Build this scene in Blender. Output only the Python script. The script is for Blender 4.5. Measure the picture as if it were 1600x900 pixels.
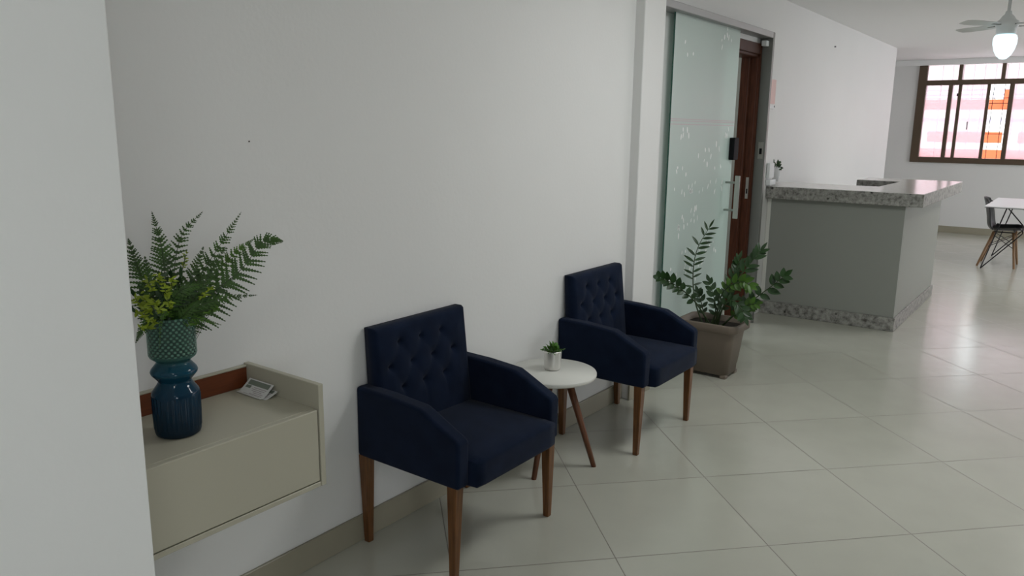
import bpy, bmesh, math, random
from mathutils import Vector, Matrix
random.seed(7)
PI = math.pi
for o in list(bpy.data.objects):
    bpy.data.objects.remove(o, do_unlink=True)
S = bpy.context.scene
COL = S.collection

# ------------------------------------------------------------------ camera
cam_d = bpy.data.cameras.new('camera')
cam_d.sensor_width = 36.0
cam_d.lens = 1218.684 / 1600 * 36
cam_d.clip_start = 0.02
cam = bpy.data.objects.new('camera', cam_d)
COL.objects.link(cam)
r = Vector((0.594995, -0.803639, 0.012079))
d = Vector((-0.153882, -0.128655, -0.979678))
f = Vector((0.788861, 0.581045, -0.200214))
cam.matrix_world = Matrix(((r.x, -d.x, -f.x, 0), (r.y, -d.y, -f.y, -2.0815), (r.z, -d.z, -f.z, 1.55), (0, 0, 0, 1)))
S.camera = cam

# ------------------------------------------------------------------ world, lights, exposure
S.view_settings.view_transform = 'Standard'
S.view_settings.look = 'None'
S.view_settings.gamma = 1
S.view_settings.use_curve_mapping = False
S.view_settings.exposure = 0.12
W = bpy.data.worlds.new('sky'); S.world = W; W.use_nodes = True
bg = W.node_tree.nodes['Background']
bg.inputs[0].default_value = (0.90, 0.95, 1.0, 1); bg.inputs[1].default_value = 4.8

def area(name, loc, rot, sx, sy, power, col=(1, 1, 1), portal=False):
    l = bpy.data.lights.new(name, 'AREA'); l.shape = 'RECTANGLE'; l.size = sx; l.size_y = sy
    l.energy = power; l.color = col
    if portal: l.cycles.is_portal = True
    o = bpy.data.objects.new(name, l); COL.objects.link(o)
    o.location = loc; o.rotation_euler = rot
    return o
# one daylight portal in every opening; unseen side openings are added for their light
area('daylight_far_window', (14.30, -1.30, 1.86), (0, PI/2, 0), 1.5, 3.3, 1, portal=True)
area('daylight_far_window', (14.30, -4.58, 1.86), (0, PI/2, 0), 1.5, 2.4, 1, portal=True)
area('added_side_daylight', (-1.8, -6.10, 1.75), (PI/2, 0, 0), 1.2, 1.7, 1, portal=True)
area('added_side_daylight', (11.2, -6.10, 1.75), (PI/2, 0, 0), 4.0, 1.7, 1, portal=True)
# unseen ceiling lights without fittings; the second and third are added as fill
area('unseen_ceiling_light', (3.7, -1.65, 2.67), (0, 0, 0), 1.0, .5, 25, (.98, 1, 1))
area('unseen_ceiling_light', (8.6, -2.6, 2.67), (0, 0, 0), 1.2, .6, 25, (1, .96, .95))  # fill for counter and far end, tinted pink for light off the building
area('unseen_ceiling_light', (-.5, -1.95, 2.67), (0, 0, 0), .8, .5, 11, (.98, 1, 1))  # added to brighten the near column from above
area('daylight_inner_window', (5.4, 2.60, 1.6), (-PI/2, 0, 0), 1.4, 1.4, 1, portal=True)

# ------------------------------------------------------------------ materials
def mat(name, col=(.8, .8, .8), rough=.5, metal=0, spec=.5, trans=0, ior=1.45, bump=0, bscale=200, emis=None, es=0, var=0, vscale=8, sheen=0, vdir=None):
    m = bpy.data.materials.new(name); m.use_nodes = True
    nt = m.node_tree; b = nt.nodes['Principled BSDF']
    b.inputs['Base Color'].default_value = (*col, 1)
    b.inputs['Roughness'].default_value = rough
    b.inputs['Metallic'].default_value = metal
    b.inputs['Specular IOR Level'].default_value = spec
    b.inputs['Transmission Weight'].default_value = trans
    b.inputs['IOR'].default_value = ior
    if sheen:
        b.inputs['Sheen Weight'].default_value = sheen
        b.inputs['Sheen Roughness'].default_value = .4
    if emis:
        b.inputs['Emission Color'].default_value = (*emis, 1); b.inputs['Emission Strength'].default_value = es
    tc = nt.nodes.new('ShaderNodeTexCoord')
    if bump:
        n = nt.nodes.new('ShaderNodeTexNoise'); n.inputs['Scale'].default_value = bscale; n.inputs['Detail'].default_value = 4
        bp = nt.nodes.new('ShaderNodeBump'); bp.inputs['Strength'].default_value = bump; bp.inputs['Distance'].default_value = .002
        nt.links.new(tc.outputs['Object'], n.inputs['Vector'])
        nt.links.new(n.outputs['Fac'], bp.inputs['Height']); nt.links.new(bp.outputs['Normal'], b.inputs['Normal'])
    if var:
        mp = nt.nodes.new('ShaderNodeMapping')
        if vdir: mp.inputs['Scale'].default_value = vdir
        n = nt.nodes.new('ShaderNodeTexNoise'); n.inputs['Scale'].default_value = vscale; n.inputs['Detail'].default_value = 5
        nt.links.new(tc.outputs['Object'], mp.inputs['Vector']); nt.links.new(mp.outputs[0], n.inputs['Vector'])
        rp = nt.nodes.new('ShaderNodeValToRGB')
        rp.color_ramp.elements[0].position = .3; rp.color_ramp.elements[1].position = .7
        rp.color_ramp.elements[0].color = (*[c*(1-var) for c in col], 1)
        rp.color_ramp.elements[1].color = (*[min(1, c*(1+var)) for c in col], 1)
        nt.links.new(n.outputs['Fac'], rp.inputs[0]); nt.links.new(rp.outputs[0], b.inputs['Base Color'])
    return m

M = {}
M['wall'] = mat('wall_paint', (.80, .80, .785), .55, spec=.3, bump=.25, bscale=60, var=.015, vscale=1.2)
M['column'] = mat('column_paint', (.90, .91, .90), .55, spec=.3, bump=.2, bscale=60)
M['ceiling'] = mat('ceiling_paint', (.90, .90, .89), .8, spec=.2)
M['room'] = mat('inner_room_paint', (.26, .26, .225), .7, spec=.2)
M['skirt'] = mat('skirting_tile', (.34, .315, .24), .35, var=.04, vscale=6)
M['laminate'] = mat('beige_laminate', (.455, .435, .345), .38, spec=.45)
M['brownstrip'] = mat('red_brown_laminate', (.14, .035, .010), .45, var=.15, vscale=10, vdir=(1, 1, 12))
M['gap'] = mat('dark_shadow_gap', (.08, .07, .06), .7)
M['navy'] = mat('navy_fabric', (.0075, .0135, .032), .95, spec=.10, bump=.6, bscale=900, var=.18, vscale=14, sheen=.07)
M['button'] = mat('navy_button', (.005, .008, .018), .85, spec=.1)
M['legwood'] = mat('walnut_leg', (.135, .055, .016), .42, var=.35, vscale=18, vdir=(6, 6, .5))
M['tablewood'] = mat('reddish_leg_wood', (.11, .038, .013), .4, var=.3, vscale=18, vdir=(6, 6, .5))
M['white'] = mat('white_lacquer', (.72, .72, .67), .35)
M['whiteplastic'] = mat('white_plastic', (.75, .77, .77), .4)
M['silver'] = mat('silver_ceramic', (.72, .71, .68), .28, metal=.55, var=.12, vscale=30, vdir=(1, 1, .1))
M['soil'] = mat('dark_soil', (.02, .014, .01), .95, bump=1, bscale=120)
M['pot'] = mat('taupe_plastic', (.185, .150, .118), .5, spec=.4)
M['alu'] = mat('brushed_aluminium', (.24, .245, .23), .42, metal=.5)
M['rail'] = mat('aluminium_rail', (.38, .38, .38), .45, metal=.5)
M['steel'] = mat('brushed_steel', (.55, .55, .52), .3, metal=.9)
M['black'] = mat('black_plastic', (.006, .006, .007), .6, spec=.15)
M['blackmetal'] = mat('black_metal', (.015, .015, .017), .4)
M['doorwood'] = mat('door_wood', (.060, .018, .0075), .45, spec=.25, var=.35, vscale=14, vdir=(8, 8, .6))
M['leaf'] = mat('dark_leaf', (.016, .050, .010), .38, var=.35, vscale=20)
M['leaf2'] = mat('light_leaf', (.045, .115, .009), .4, var=.3, vscale=20)
M['stem'] = mat('plant_stem', (.035, .06, .02), .5)
M['fern'] = mat('fern_green', (.036, .092, .010), .5, var=.4, vscale=18)
M['fern2'] = mat('fern_light_green', (.065, .155, .013), .5, var=.3, vscale=18)
M['yellow'] = mat('yellow_green_leaf', (.22, .30, .010), .5, var=.3, vscale=25)
M['succ'] = mat('succulent_green', (.055, .15, .015), .45, var=.4, vscale=60)
M['frame'] = mat('brown_window_frame', (.105, .072, .045), .5)
M['panel'] = mat('counter_panel', (.31, .32, .29), .4, spec=.4)
M['paper'] = mat('white_paper', (.62, .62, .60), .7)
M['print'] = mat('green_grey_print', (.17, .20, .16), .7)
M['ink'] = mat('grey_ink', (.30, .24, .26), .7)
M['pink'] = mat('pink_notice', (.82, .58, .55), .6)
M['chairwood'] = mat('dowel_wood', (.26, .15, .075), .45)
M['glow'] = mat('lit_glass_globe', (.9, .95, 1), .3, emis=(.62, .92, 1.0), es=1.2)
M['shell'] = mat('black_shell', (.012, .013, .014), .28, spec=1.0)
M['f_white'] = mat('facade_white', (.85, .84, .80), .8)
M['f_orange'] = mat('facade_orange', (.42, .075, .022), .8)
M['f_grey'] = mat('facade_grey', (.30, .27, .33), .8)
M['blade'] = mat('fan_blade', (.74, .74, .72), .5)

def granite():
    m = mat('speckled_granite', (.4, .4, .4), .16, spec=.5); nt = m.node_tree; b = nt.nodes['Principled BSDF']
    tc = nt.nodes.new('ShaderNodeTexCoord')
    v = nt.nodes.new('ShaderNodeTexNoise'); v.inputs['Scale'].default_value = 26; v.inputs['Detail'].default_value = 8; v.inputs['Roughness'].default_value = .72
    n = nt.nodes.new('ShaderNodeTexVoronoi'); n.inputs['Scale'].default_value = 16; n.inputs['Randomness'].default_value = 1
    nz = nt.nodes.new('ShaderNodeTexNoise'); nz.inputs['Scale'].default_value = 9; nz.inputs['Detail'].default_value = 3
    for t in (v, n, nz): nt.links.new(tc.outputs['Object'], t.inputs['Vector'])
    r1 = nt.nodes.new('ShaderNodeValToRGB'); e = r1.color_ramp.elements
    e[0].position = .36; e[0].color = (.085, .08, .072, 1); e[1].position = .62; e[1].color = (.42, .41, .38, 1)
    x = e.new(.47); x.color = (.26, .255, .235, 1)
    nt.links.new(v.outputs['Fac'], r1.inputs[0])
    r2 = nt.nodes.new('ShaderNodeValToRGB'); e = r2.color_ramp.elements
    e[0].position = .10; e[0].color = (.10, .09, .085, 1); e[1].position = .22; e[1].color = (1, 1, 1, 1)
    nt.links.new(n.outputs['Distance'], r2.inputs[0])
    r3 = nt.nodes.new('ShaderNodeValToRGB'); e = r3.color_ramp.elements
    e[0].position = .5; e[0].color = (1, 1, 1, 1); e[1].position = .56; e[1].color = (0, 0, 0, 1)
    nt.links.new(nz.outputs['Fac'], r3.inputs[0])
    mx0 = nt.nodes.new('ShaderNodeMix'); mx0.data_type = 'RGBA'; mx0.inputs[6].default_value = (1, 1, 1, 1)
    mx0.inputs[7].default_value = (1, 1, 1, 1)
    nt.links.new(r3.outputs[0], mx0.inputs[0]); nt.links.new(r2.outputs[0], mx0.inputs[6])
    mx = nt.nodes.new('ShaderNodeMix'); mx.data_type = 'RGBA'; mx.blend_type = 'MULTIPLY'; mx.inputs[0].default_value = 1
    nt.links.new(r1.outputs[0], mx.inputs[6]); nt.links.new(mx0.outputs[2], mx.inputs[7])
    nt.links.new(mx.outputs[2], b.inputs['Base Color'])
    return m
M['granite'] = granite()
b_ = M['granite'].node_tree.nodes['Principled BSDF']
b_.inputs['Roughness'].default_value = .4
M['slabtop'] = mat('granite_painted_reflection', (.66, .64, .61), .17, spec=.9, var=.05, vscale=30)  # same granite, pale and unspeckled: reflected daylight put into its colour

def tiles():
    m = mat('porcelain_floor_tiles', (.5, .5, .45), .22, spec=1.0); nt = m.node_tree; b = nt.nodes['Principled BSDF']
    L = nt.links.new
    tc = nt.nodes.new('ShaderNodeTexCoord'); sp = nt.nodes.new('ShaderNodeSeparateXYZ'); L(tc.outputs['Object'], sp.inputs[0])
    def mth(op, a, b_=None, c=None):
        n = nt.nodes.new('ShaderNodeMath'); n.operation = op
        for i, v in enumerate((a, b_, c)):
            if v is None: continue
            if isinstance(v, (int, float)): n.inputs[i].default_value = v
            else: L(v, n.inputs[i])
        return n.outputs[0]
    s, ang, ox, oy = .605682, -.767718, 2.347391, -.842527
    ca, sa = math.cos(ang), math.sin(ang)
    X = mth('SUBTRACT', sp.outputs[0], ox); Y = mth('SUBTRACT', sp.outputs[1], oy)
    u = mth('MULTIPLY', mth('ADD', mth('MULTIPLY', X, ca), mth('MULTIPLY', Y, sa)), 1/s)
    v = mth('MULTIPLY', mth('SUBTRACT', mth('MULTIPLY', Y, ca), mth('MULTIPLY', X, sa)), 1/s)
    def edge(t):
        fr = mth('FRACT', mth('ADD', t, 100.5)); return mth('ABSOLUTE', mth('SUBTRACT', fr, .5))
    mn = mth('MINIMUM', edge(u), edge(v))
    mr = nt.nodes.new('ShaderNodeMapRange'); mr.inputs[1].default_value = .0022; mr.inputs[2].default_value = .0048
    L(mn, mr.inputs[0])
    cell = nt.nodes.new('ShaderNodeCombineXYZ'); L(mth('FLOOR', mth('ADD', u, 100)), cell.inputs[0]); L(mth('FLOOR', mth('ADD', v, 100)), cell.inputs[1])
    wn = nt.nodes.new('ShaderNodeTexWhiteNoise'); L(cell.outputs[0], wn.inputs['Vector'])
    nz = nt.nodes.new('ShaderNodeTexNoise'); nz.inputs['Scale'].default_value = 5; nz.inputs['Detail'].default_value = 6; L(tc.outputs['Object'], nz.inputs['Vector'])
    f1 = mth('ADD', mth('MULTIPLY', nz.outputs['Fac'], .7), mth('MULTIPLY', wn.outputs['Value'], .3))
    rp = nt.nodes.new('ShaderNodeValToRGB'); e = rp.color_ramp.elements
    e[0].position = .25; e[0].color = (.45, .45, .385, 1); e[1].position = .75; e[1].color = (.495, .495, .425, 1)
    L(f1, rp.inputs[0])
    mx = nt.nodes.new('ShaderNodeMix'); mx.data_type = 'RGBA'; mx.inputs[6].default_value = (.20, .185, .155, 1)
    L(mr.outputs[0], mx.inputs[0]); L(rp.outputs[0], mx.inputs[7]); L(mx.outputs[2], b.inputs['Base Color'])
    ro = nt.nodes.new('ShaderNodeMapRange'); ro.inputs[3].default_value = .6; ro.inputs[4].default_value = .20
    L(mr.outputs[0], ro.inputs[0]); L(ro.outputs[0], b.inputs['Roughness'])
    bp = nt.nodes.new('ShaderNodeBump'); bp.inputs['Strength'].default_value = .4; bp.inputs['Distance'].default_value = .001
    L(mr.outputs[0], bp.inputs['Height']); L(bp.outputs['Normal'], b.inputs['Normal'])
    return m
M['tiles'] = tiles()

def pane_mat(name, clear, col):
    m = bpy.data.materials.new(name); m.use_nodes = True; nt = m.node_tree; nt.nodes.clear(); L = nt.links.new
    out = nt.nodes.new('ShaderNodeOutputMaterial'); mx = nt.nodes.new('ShaderNodeMixShader'); mx.inputs[0].default_value = clear
    tl = nt.nodes.new('ShaderNodeBsdfTranslucent'); tl.inputs[0].default_value = (*col, 1)
    tr = nt.nodes.new('ShaderNodeBsdfTransparent'); tr.inputs[0].default_value = (1, .95, .95, 1)
    tc = nt.nodes.new('ShaderNodeTexCoord'); wv = nt.nodes.new('ShaderNodeTexWave'); wv.bands_direction = 'Y'; wv.inputs['Scale'].default_value = 14
    bp = nt.nodes.new('ShaderNodeBump'); bp.inputs['Strength'].default_value = .5
    L(tc.outputs['Object'], wv.inputs['Vector']); L(wv.outputs['Fac'], bp.inputs['Height']); L(bp.outputs[0], tl.inputs['Normal'])
    L(tl.outputs[0], mx.inputs[1]); L(tr.outputs[0], mx.inputs[2]); L(mx.outputs[0], out.inputs[0])
    return m
M['ribbed'] = pane_mat('ribbed_obscure_glass', .42, (.46, .375, .41))

def frosted():
    m = mat('frosted_green_glass', (.80, .90, .86), .30, spec=.5, trans=.0); nt = m.node_tree; b = nt.nodes['Principled BSDF']; L = nt.links.new
    out = [n for n in nt.nodes if n.type == 'OUTPUT_MATERIAL'][0]
    tc = nt.nodes.new('ShaderNodeTexCoord'); sp = nt.nodes.new('ShaderNodeSeparateXYZ'); L(tc.outputs['Object'], sp.inputs[0])
    tl = nt.nodes.new('ShaderNodeBsdfTranslucent'); tl.inputs[0].default_value = (.50, .63, .575, 1)
    tr = nt.nodes.new('ShaderNodeBsdfTransparent'); tr.inputs[0].default_value = (.80, .95, .89, 1)
    m1 = nt.nodes.new('ShaderNodeMixShader'); m1.inputs[0].default_value = .25
    m2 = nt.nodes.new('ShaderNodeMixShader'); m2.inputs[0].default_value = .16
    L(b.outputs[0], m1.inputs[1]); L(tl.outputs[0], m1.inputs[2])
    L(m1.outputs[0], m2.inputs[1]); L(tr.outputs[0], m2.inputs[2]); L(m2.outputs[0], out.inputs[0])
    return m
M['frosted'] = frosted()
M['etch'] = mat('etched_pattern', (.95, .98, .96), .5)
M['edge'] = mat('green_glass_edge', (.03, .10, .075), .2)
M['etchline'] = mat('etched_line', (.62, .56, .57), .5)

def vase_glass():
    m = mat('blue_green_glass', (.1, .3, .4), .06, spec=.5, trans=.0); nt = m.node_tree; b = nt.nodes['Principled BSDF']; L = nt.links.new
    tc = nt.nodes.new('ShaderNodeTexCoord'); sp = nt.nodes.new('ShaderNodeSeparateXYZ'); L(tc.outputs['Object'], sp.inputs[0])
    rp = nt.nodes.new('ShaderNodeValToRGB'); e = rp.color_ramp.elements
    e[0].position = 0; e[0].color = (.002, .014, .030, 1); e[1].position = .33; e[1].color = (.13, .27, .20, 1)
    x = e.new(.12); x.color = (.003, .040, .085, 1); x = e.new(.19); x.color = (.008, .085, .14, 1); x = e.new(.225); x.color = (.07, .17, .13, 1)
    L(sp.outputs[2], rp.inputs[0]); L(rp.outputs[0], b.inputs['Base Color'])
    def mth(op, a, b2=None):
        n = nt.nodes.new('ShaderNodeMath'); n.operation = op
        for i, v in enumerate((a, b2)):
            if v is None: continue
            if isinstance(v, (int, float)): n.inputs[i].default_value = v
            else: L(v, n.inputs[i])
        return n.outputs[0]
    # rows of moulded dashes on the upper cup; highlights and dark grooves painted in
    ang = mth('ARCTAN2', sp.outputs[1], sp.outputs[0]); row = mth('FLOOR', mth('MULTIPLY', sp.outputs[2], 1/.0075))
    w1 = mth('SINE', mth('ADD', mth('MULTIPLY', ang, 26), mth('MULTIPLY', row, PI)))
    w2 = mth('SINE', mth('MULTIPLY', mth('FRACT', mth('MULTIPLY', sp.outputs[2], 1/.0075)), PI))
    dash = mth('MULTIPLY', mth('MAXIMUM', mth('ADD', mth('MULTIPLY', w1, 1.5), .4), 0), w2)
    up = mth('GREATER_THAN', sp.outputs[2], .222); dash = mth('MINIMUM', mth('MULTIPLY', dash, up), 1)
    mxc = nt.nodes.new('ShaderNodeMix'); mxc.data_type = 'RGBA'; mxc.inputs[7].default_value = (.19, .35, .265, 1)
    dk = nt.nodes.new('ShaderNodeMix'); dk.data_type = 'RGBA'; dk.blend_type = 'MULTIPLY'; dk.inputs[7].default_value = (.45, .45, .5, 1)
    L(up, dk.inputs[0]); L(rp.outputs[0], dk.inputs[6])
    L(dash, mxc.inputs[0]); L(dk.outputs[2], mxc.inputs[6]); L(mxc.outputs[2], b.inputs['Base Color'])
    bp = nt.nodes.new('ShaderNodeBump'); bp.inputs['Strength'].default_value = .7; bp.inputs['Distance'].default_value = .002
    L(dash, bp.inputs['Height']); L(bp.outputs[0], b.inputs['Normal'])
    out = [n for n in nt.nodes if n.type == 'OUTPUT_MATERIAL'][0]
    tr = nt.nodes.new('ShaderNodeBsdfTransparent')
    r2 = nt.nodes.new('ShaderNodeValToRGB'); e = r2.color_ramp.elements
    e[0].position = .05; e[0].color = (.05, .22, .36, 1); e[1].position = .225; e[1].color = (.66, .84, .76, 1)
    x = e.new(.18); x.color = (.12, .42, .52, 1)
    L(sp.outputs[2], r2.inputs[0]); L(r2.outputs[0], tr.inputs[0])
    mx = nt.nodes.new('ShaderNodeMixShader')
    mr = nt.nodes.new('ShaderNodeMapRange'); mr.inputs[1].default_value = .16; mr.inputs[2].default_value = .24; mr.inputs[3].default_value = .30; mr.inputs[4].default_value = .42
    L(sp.outputs[2], mr.inputs[0]); L(mr.outputs[0], mx.inputs[0])
    L(b.outputs[0], mx.inputs[1]); L(tr.outputs[0], mx.inputs[2]); L(mx.outputs[0], out.inputs[0])
    return m
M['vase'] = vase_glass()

# ------------------------------------------------------------------ helpers
def link(name, me, parent=None, loc=(0, 0, 0)):
    o = bpy.data.objects.new(name, me); COL.objects.link(o); o.location = loc
    if parent is not None: o.parent = parent
    return o

def obj(name, bm, m, parent=None, loc=(0, 0, 0), smooth=False, bevel=0, seg=2, sub=0):
    me = bpy.data.meshes.new(name); bmesh.ops.recalc_face_normals(bm, faces=bm.faces[:]) if not getattr(bm, 'keep', False) and False else None
    bm.to_mesh(me); bm.free()
    for x in (m if isinstance(m, (list, tuple)) else [m]): me.materials.append(x)
    if smooth:
        for p in me.polygons: p.use_smooth = True
    o = link(name, me, parent, loc)
    if bevel:
        b = o.modifiers.new('bevel', 'BEVEL'); b.width = bevel; b.segments = seg; b.limit_method = 'ANGLE'; b.angle_limit = math.radians(40)
        if seg > 1:
            for p in me.polygons: p.use_smooth = True
            w = o.modifiers.new('wn', 'WEIGHTED_NORMAL'); w.keep_sharp = False
    if sub:
        s = o.modifiers.new('sub', 'SUBSURF'); s.levels = sub; s.render_levels = sub
    return o

def empty(name, loc=(0, 0, 0), rz=0):
    o = bpy.data.objects.new(name, None); COL.objects.link(o); o.location = loc; o.rotation_euler = (0, 0, rz); o.empty_display_size = .1
    return o

def tag(o, label, cat, group=None, kind=None):
    o['label'] = label; o['category'] = cat
    if group: o['group'] = group
    if kind: o['kind'] = kind
    return o

def struct(o):
    o['kind'] = 'structure'; return o

def box(bm, x0, x1, y0, y1, z0, z1, mi=0):
    vs = [bm.verts.new(p) for p in ((x0, y0, z0), (x1, y0, z0), (x1, y1, z0), (x0, y1, z0), (x0, y0, z1), (x1, y0, z1), (x1, y1, z1), (x0, y1, z1))]
    for q in ((3, 2, 1, 0), (4, 5, 6, 7), (0, 1, 5, 4), (1, 2, 6, 5), (2, 3, 7, 6), (3, 0, 4, 7)):
        fc = bm.faces.new([vs[i] for i in q]); fc.material_index = mi
    return vs

def bx(name, x0, x1, y0, y1, z0, z1, m, parent=None, bevel=0, seg=2, origin=None):
    """a box whose coordinates are given in the parent's (or world) space"""
    bm = bmesh.new()
    ox, oy, oz = origin if origin else (0, 0, 0)
    box(bm, x0-ox, x1-ox, y0-oy, y1-oy, z0-oz, z1-oz)
    return obj(name, bm, m, parent, loc=(ox, oy, oz), bevel=bevel, seg=seg)

def tube(bm, pts, rad, n=10, cap=True, mi=0):
    """a tapering tube through pts; rad: float or list"""
    pts = [Vector(p) for p in pts]; R = rad if isinstance(rad, (list, tuple)) else [rad]*len(pts)
    rings = []; up = None
    for i, p in enumerate(pts):
        t = (pts[min(i+1, len(pts)-1)]-pts[max(i-1, 0)]).normalized()
        if up is None:
            up = Vector((0, 0, 1)) if abs(t.z) < .9 else Vector((1, 0, 0))
        a = t.cross(up).normalized(); b = a.cross(t).normalized(); up = b
        rings.append([bm.verts.new(p+(a*math.cos(2*PI*k/n)+b*math.sin(2*PI*k/n))*R[i]) for k in range(n)])
    for i in range(len(rings)-1):
        for k in range(n):
            fc = bm.faces.new((rings[i][k], rings[i][(k+1) % n], rings[i+1][(k+1) % n], rings[i+1][k])); fc.material_index = mi; fc.smooth = True
    if cap:
        for rr in (rings[0], rings[-1]):
            try: fc = bm.faces.new(rr); fc.material_index = mi
            except ValueError: pass

def lathe(bm, prof, n=48, fn=None, mi=0):
    rings = []
    for (rr, z) in prof:
        if rr < 1e-5: rings.append([bm.verts.new((0, 0, z))]); continue
        ring = []
        for k in range(n):
            a = 2*PI*k/n; q = rr + (fn(a, z, rr) if fn else 0)
            ring.append(bm.verts.new((q*math.cos(a), q*math.sin(a), z)))
        rings.append(ring)
    for a, b in zip(rings[:-1], rings[1:]):
        if len(a) == 1 and len(b) == 1: continue
        for k in range(n):
            if len(a) == 1: vs = (a[0], b[k], b[(k+1) % n])
            elif len(b) == 1: vs = (a[k], b[0], a[(k+1) % n])
            else: vs = (a[k], b[k], b[(k+1) % n], a[(k+1) % n])
            fc = bm.faces.new(vs); fc.smooth = True; fc.material_index = mi

def prism(bm, poly, h0, h1, axis='x', mi=0):
    """extrude a 2D polygon; axis x: poly=(y,z); axis y: poly=(x,z); axis z: poly=(x,y)"""
    def P(a, b, h): return {'x': (h, a, b), 'y': (a, h, b), 'z': (a, b, h)}[axis]
    A = [bm.verts.new(P(a, b, h0)) for a, b in poly]; B = [bm.verts.new(P(a, b, h1)) for a, b in poly]
    n = len(poly)
    f0 = bm.faces.new(A); f1 = bm.faces.new(B[::-1])
    for k in range(n): bm.faces.new((A[k], B[k], B[(k+1) % n], A[(k+1) % n]))
    bmesh.ops.recalc_face_normals(bm, faces=bm.faces[:])

def wall_with_hole(name, axis, a0, a1, z0, z1, t0, t1, holes, m):
    """box wall; axis 'x' runs along x (thickness in y), 'y' runs along y; holes = (a0,a1,z0,z1)"""
    bm = bmesh.new()
    xs = sorted({a0, a1, *[h[0] for h in holes], *[h[1] for h in holes]})
    zs = sorted({z0, z1, *[h[2] for h in holes], *[h[3] for h in holes]})
    for i in range(len(xs)-1):
        for j in range(len(zs)-1):
            cx, cz = (xs[i]+xs[i+1])/2, (zs[j]+zs[j+1])/2
            if any(h[0] < cx < h[1] and h[2] < cz < h[3] for h in holes): continue
            if axis == 'x': box(bm, xs[i], xs[i+1], t0, t1, zs[j], zs[j+1])
            else: box(bm, t0, t1, xs[i], xs[i+1], zs[j], zs[j+1])
    return struct(obj(name, bm, m))

def copy_tree(o, parent=None):
    c = o.copy(); COL.objects.link(c)
    if parent is not None: c.parent = parent
    for ch in list(o.children): copy_tree(ch, c)
    return c

# ------------------------------------------------------------------ the room shell
ZC = 2.69
struct(bx('floor', -3.2, 14.4, -6.2, 2.8, -.08, 0, M['tiles']))
struct(bx('ceiling', -3.2, 14.4, -6.2, 2.8, ZC, ZC+.1, M['ceiling']))
# long wall behind the armchairs
struct(bx('wall_left', .81, 3.915, 0, .33, 0, ZC, M['wall']))
struct(bx('trim_1', 3.915, 4.165, -.055, .33, 0, ZC, M['wall'], bevel=.004, seg=1))      # shallow pilaster
# wall with the sliding glass door: set back a little
wall_with_hole('wall_door', 'x', 4.165, 6.737, 0, ZC, .13, .262, [(5.37, 6.22, 0, 2.16)], M['wall'])
struct(bx('wall_door_end', 6.45, 6.737, .262, .30, 0, ZC, M['wall']))
# further wall behind the counter
struct(bx('wall_far', 6.737, 12.04, .30, .45, 0, ZC, M['wall']))
struct(bx('wall_recess', 12.04, 14.4, 1.6, 1.75, 0, ZC, M['wall']))
struct(bx('wall_return', 11.89, 12.04, .45, 1.75, 0, ZC, M['wall']))
# window wall at the far end
WX = 14.19
wall_with_hole('wall_window', 'y', -6.2, 1.75, 0, ZC, WX, WX+.18, [(-3.05, .36, 1.10, 2.61), (-5.8, -3.35, 1.10, 2.61)], M['wall'])
# the near column that hides the left end of the cabinet
struct(bx('wall_near', -3.2, .81, -.50, .33, 0, ZC, M['column'], bevel=.006, seg=2))
# out of view: side wall with two openings added to let daylight in, end wall
wall_with_hole('wall_right', 'x', -3.2, 14.4, 0, ZC, -6.2, -6.0, [(-2.4, -1.2, .9, 2.6), (9.2, 13.2, .9, 2.6)], M['wall'])
struct(bx('wall_back', -3.2, -3.0, -6.0, -.5, 0, ZC, M['wall']))
# little room behind the door
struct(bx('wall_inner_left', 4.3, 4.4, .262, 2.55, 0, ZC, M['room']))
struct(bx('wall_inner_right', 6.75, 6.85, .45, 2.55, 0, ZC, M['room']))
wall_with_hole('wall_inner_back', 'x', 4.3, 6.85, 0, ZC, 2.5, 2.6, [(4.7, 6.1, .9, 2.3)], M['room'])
# skirtings
def skirt(name, x0, x1, y0, y1, h=.104):
    return struct(bx(name, x0, x1, y0, y1, 0, h, M['skirt'], bevel=.002, seg=1))
skirt('baseboard_left', .81, 3.915, -.012, 0)
skirt('baseboard_pilaster', 3.903, 4.165, -.067, -.055)
skirt('baseboard_door', 4.165, 4.60, .118, .13)
skirt('baseboard_far', 8.72, 12.04, .288, .30)
skirt('baseboard_window', WX-.012, WX, -6.0, 1.6)
struct(bx('trim_2', WX-.035, WX, -6.0, 1.6, 2.605, ZC, M['ceiling'], bevel=.003, seg=1))   # curtain-height lintel strip

# ------------------------------------------------------------------ far window
FX0, FX1 = WX-.03, WX+.06
def ybar(name, y0, y1, z0, z1, parent, x0=FX0, x1=FX1):
    return bx(name, x0, x1, y0, y1, z0, z1, M['frame'], parent, bevel=.003, seg=1)
win = empty('window_1', (WX, -1.3, 1.1)); struct(win)
def wpart(name, x0, x1, y0, y1, z0, z1, m): 
    return bx(name, x0-WX, x1-WX, y0+1.3, y1+1.3, z0-1.1, z1-1.1, m, win, bevel=.003 if m is M['frame'] else 0, seg=1)
wpart('window_frame', FX0, FX1, .24, .36, 1.10, 2.605, M['frame'])
wpart('window_frame', FX0, FX1, -3.05, -2.95, 1.10, 2.605, M['frame'])
wpart('window_frame', FX0, FX1, -2.95, .24, 1.10, 1.185, M['frame'])
wpart('transom', FX0, FX1, -2.95, .24, 2.30, 2.375, M['frame'])
for y0, y1 in ((-.245, -.195), (-.815, -.765), (-1.42, -1.37), (-2.0, -1.95), (-2.55, -2.5)):
    wpart('mullion', FX0, FX1, y0, y1, 2.375, 2.605, M['frame'])
for y0, y1 in ((-.135, -.08), (-.26, -.215), (-.645, -.60), (-.955, -.895), (-1.60, -1.55), (-2.25, -2.2)):
    wpart('mullion', FX0 if y1-y0 > .047 else FX0+.03, FX1-.02, y0, y1, 1.185, 2.30, M['frame'])
PX = WX+.03
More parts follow.
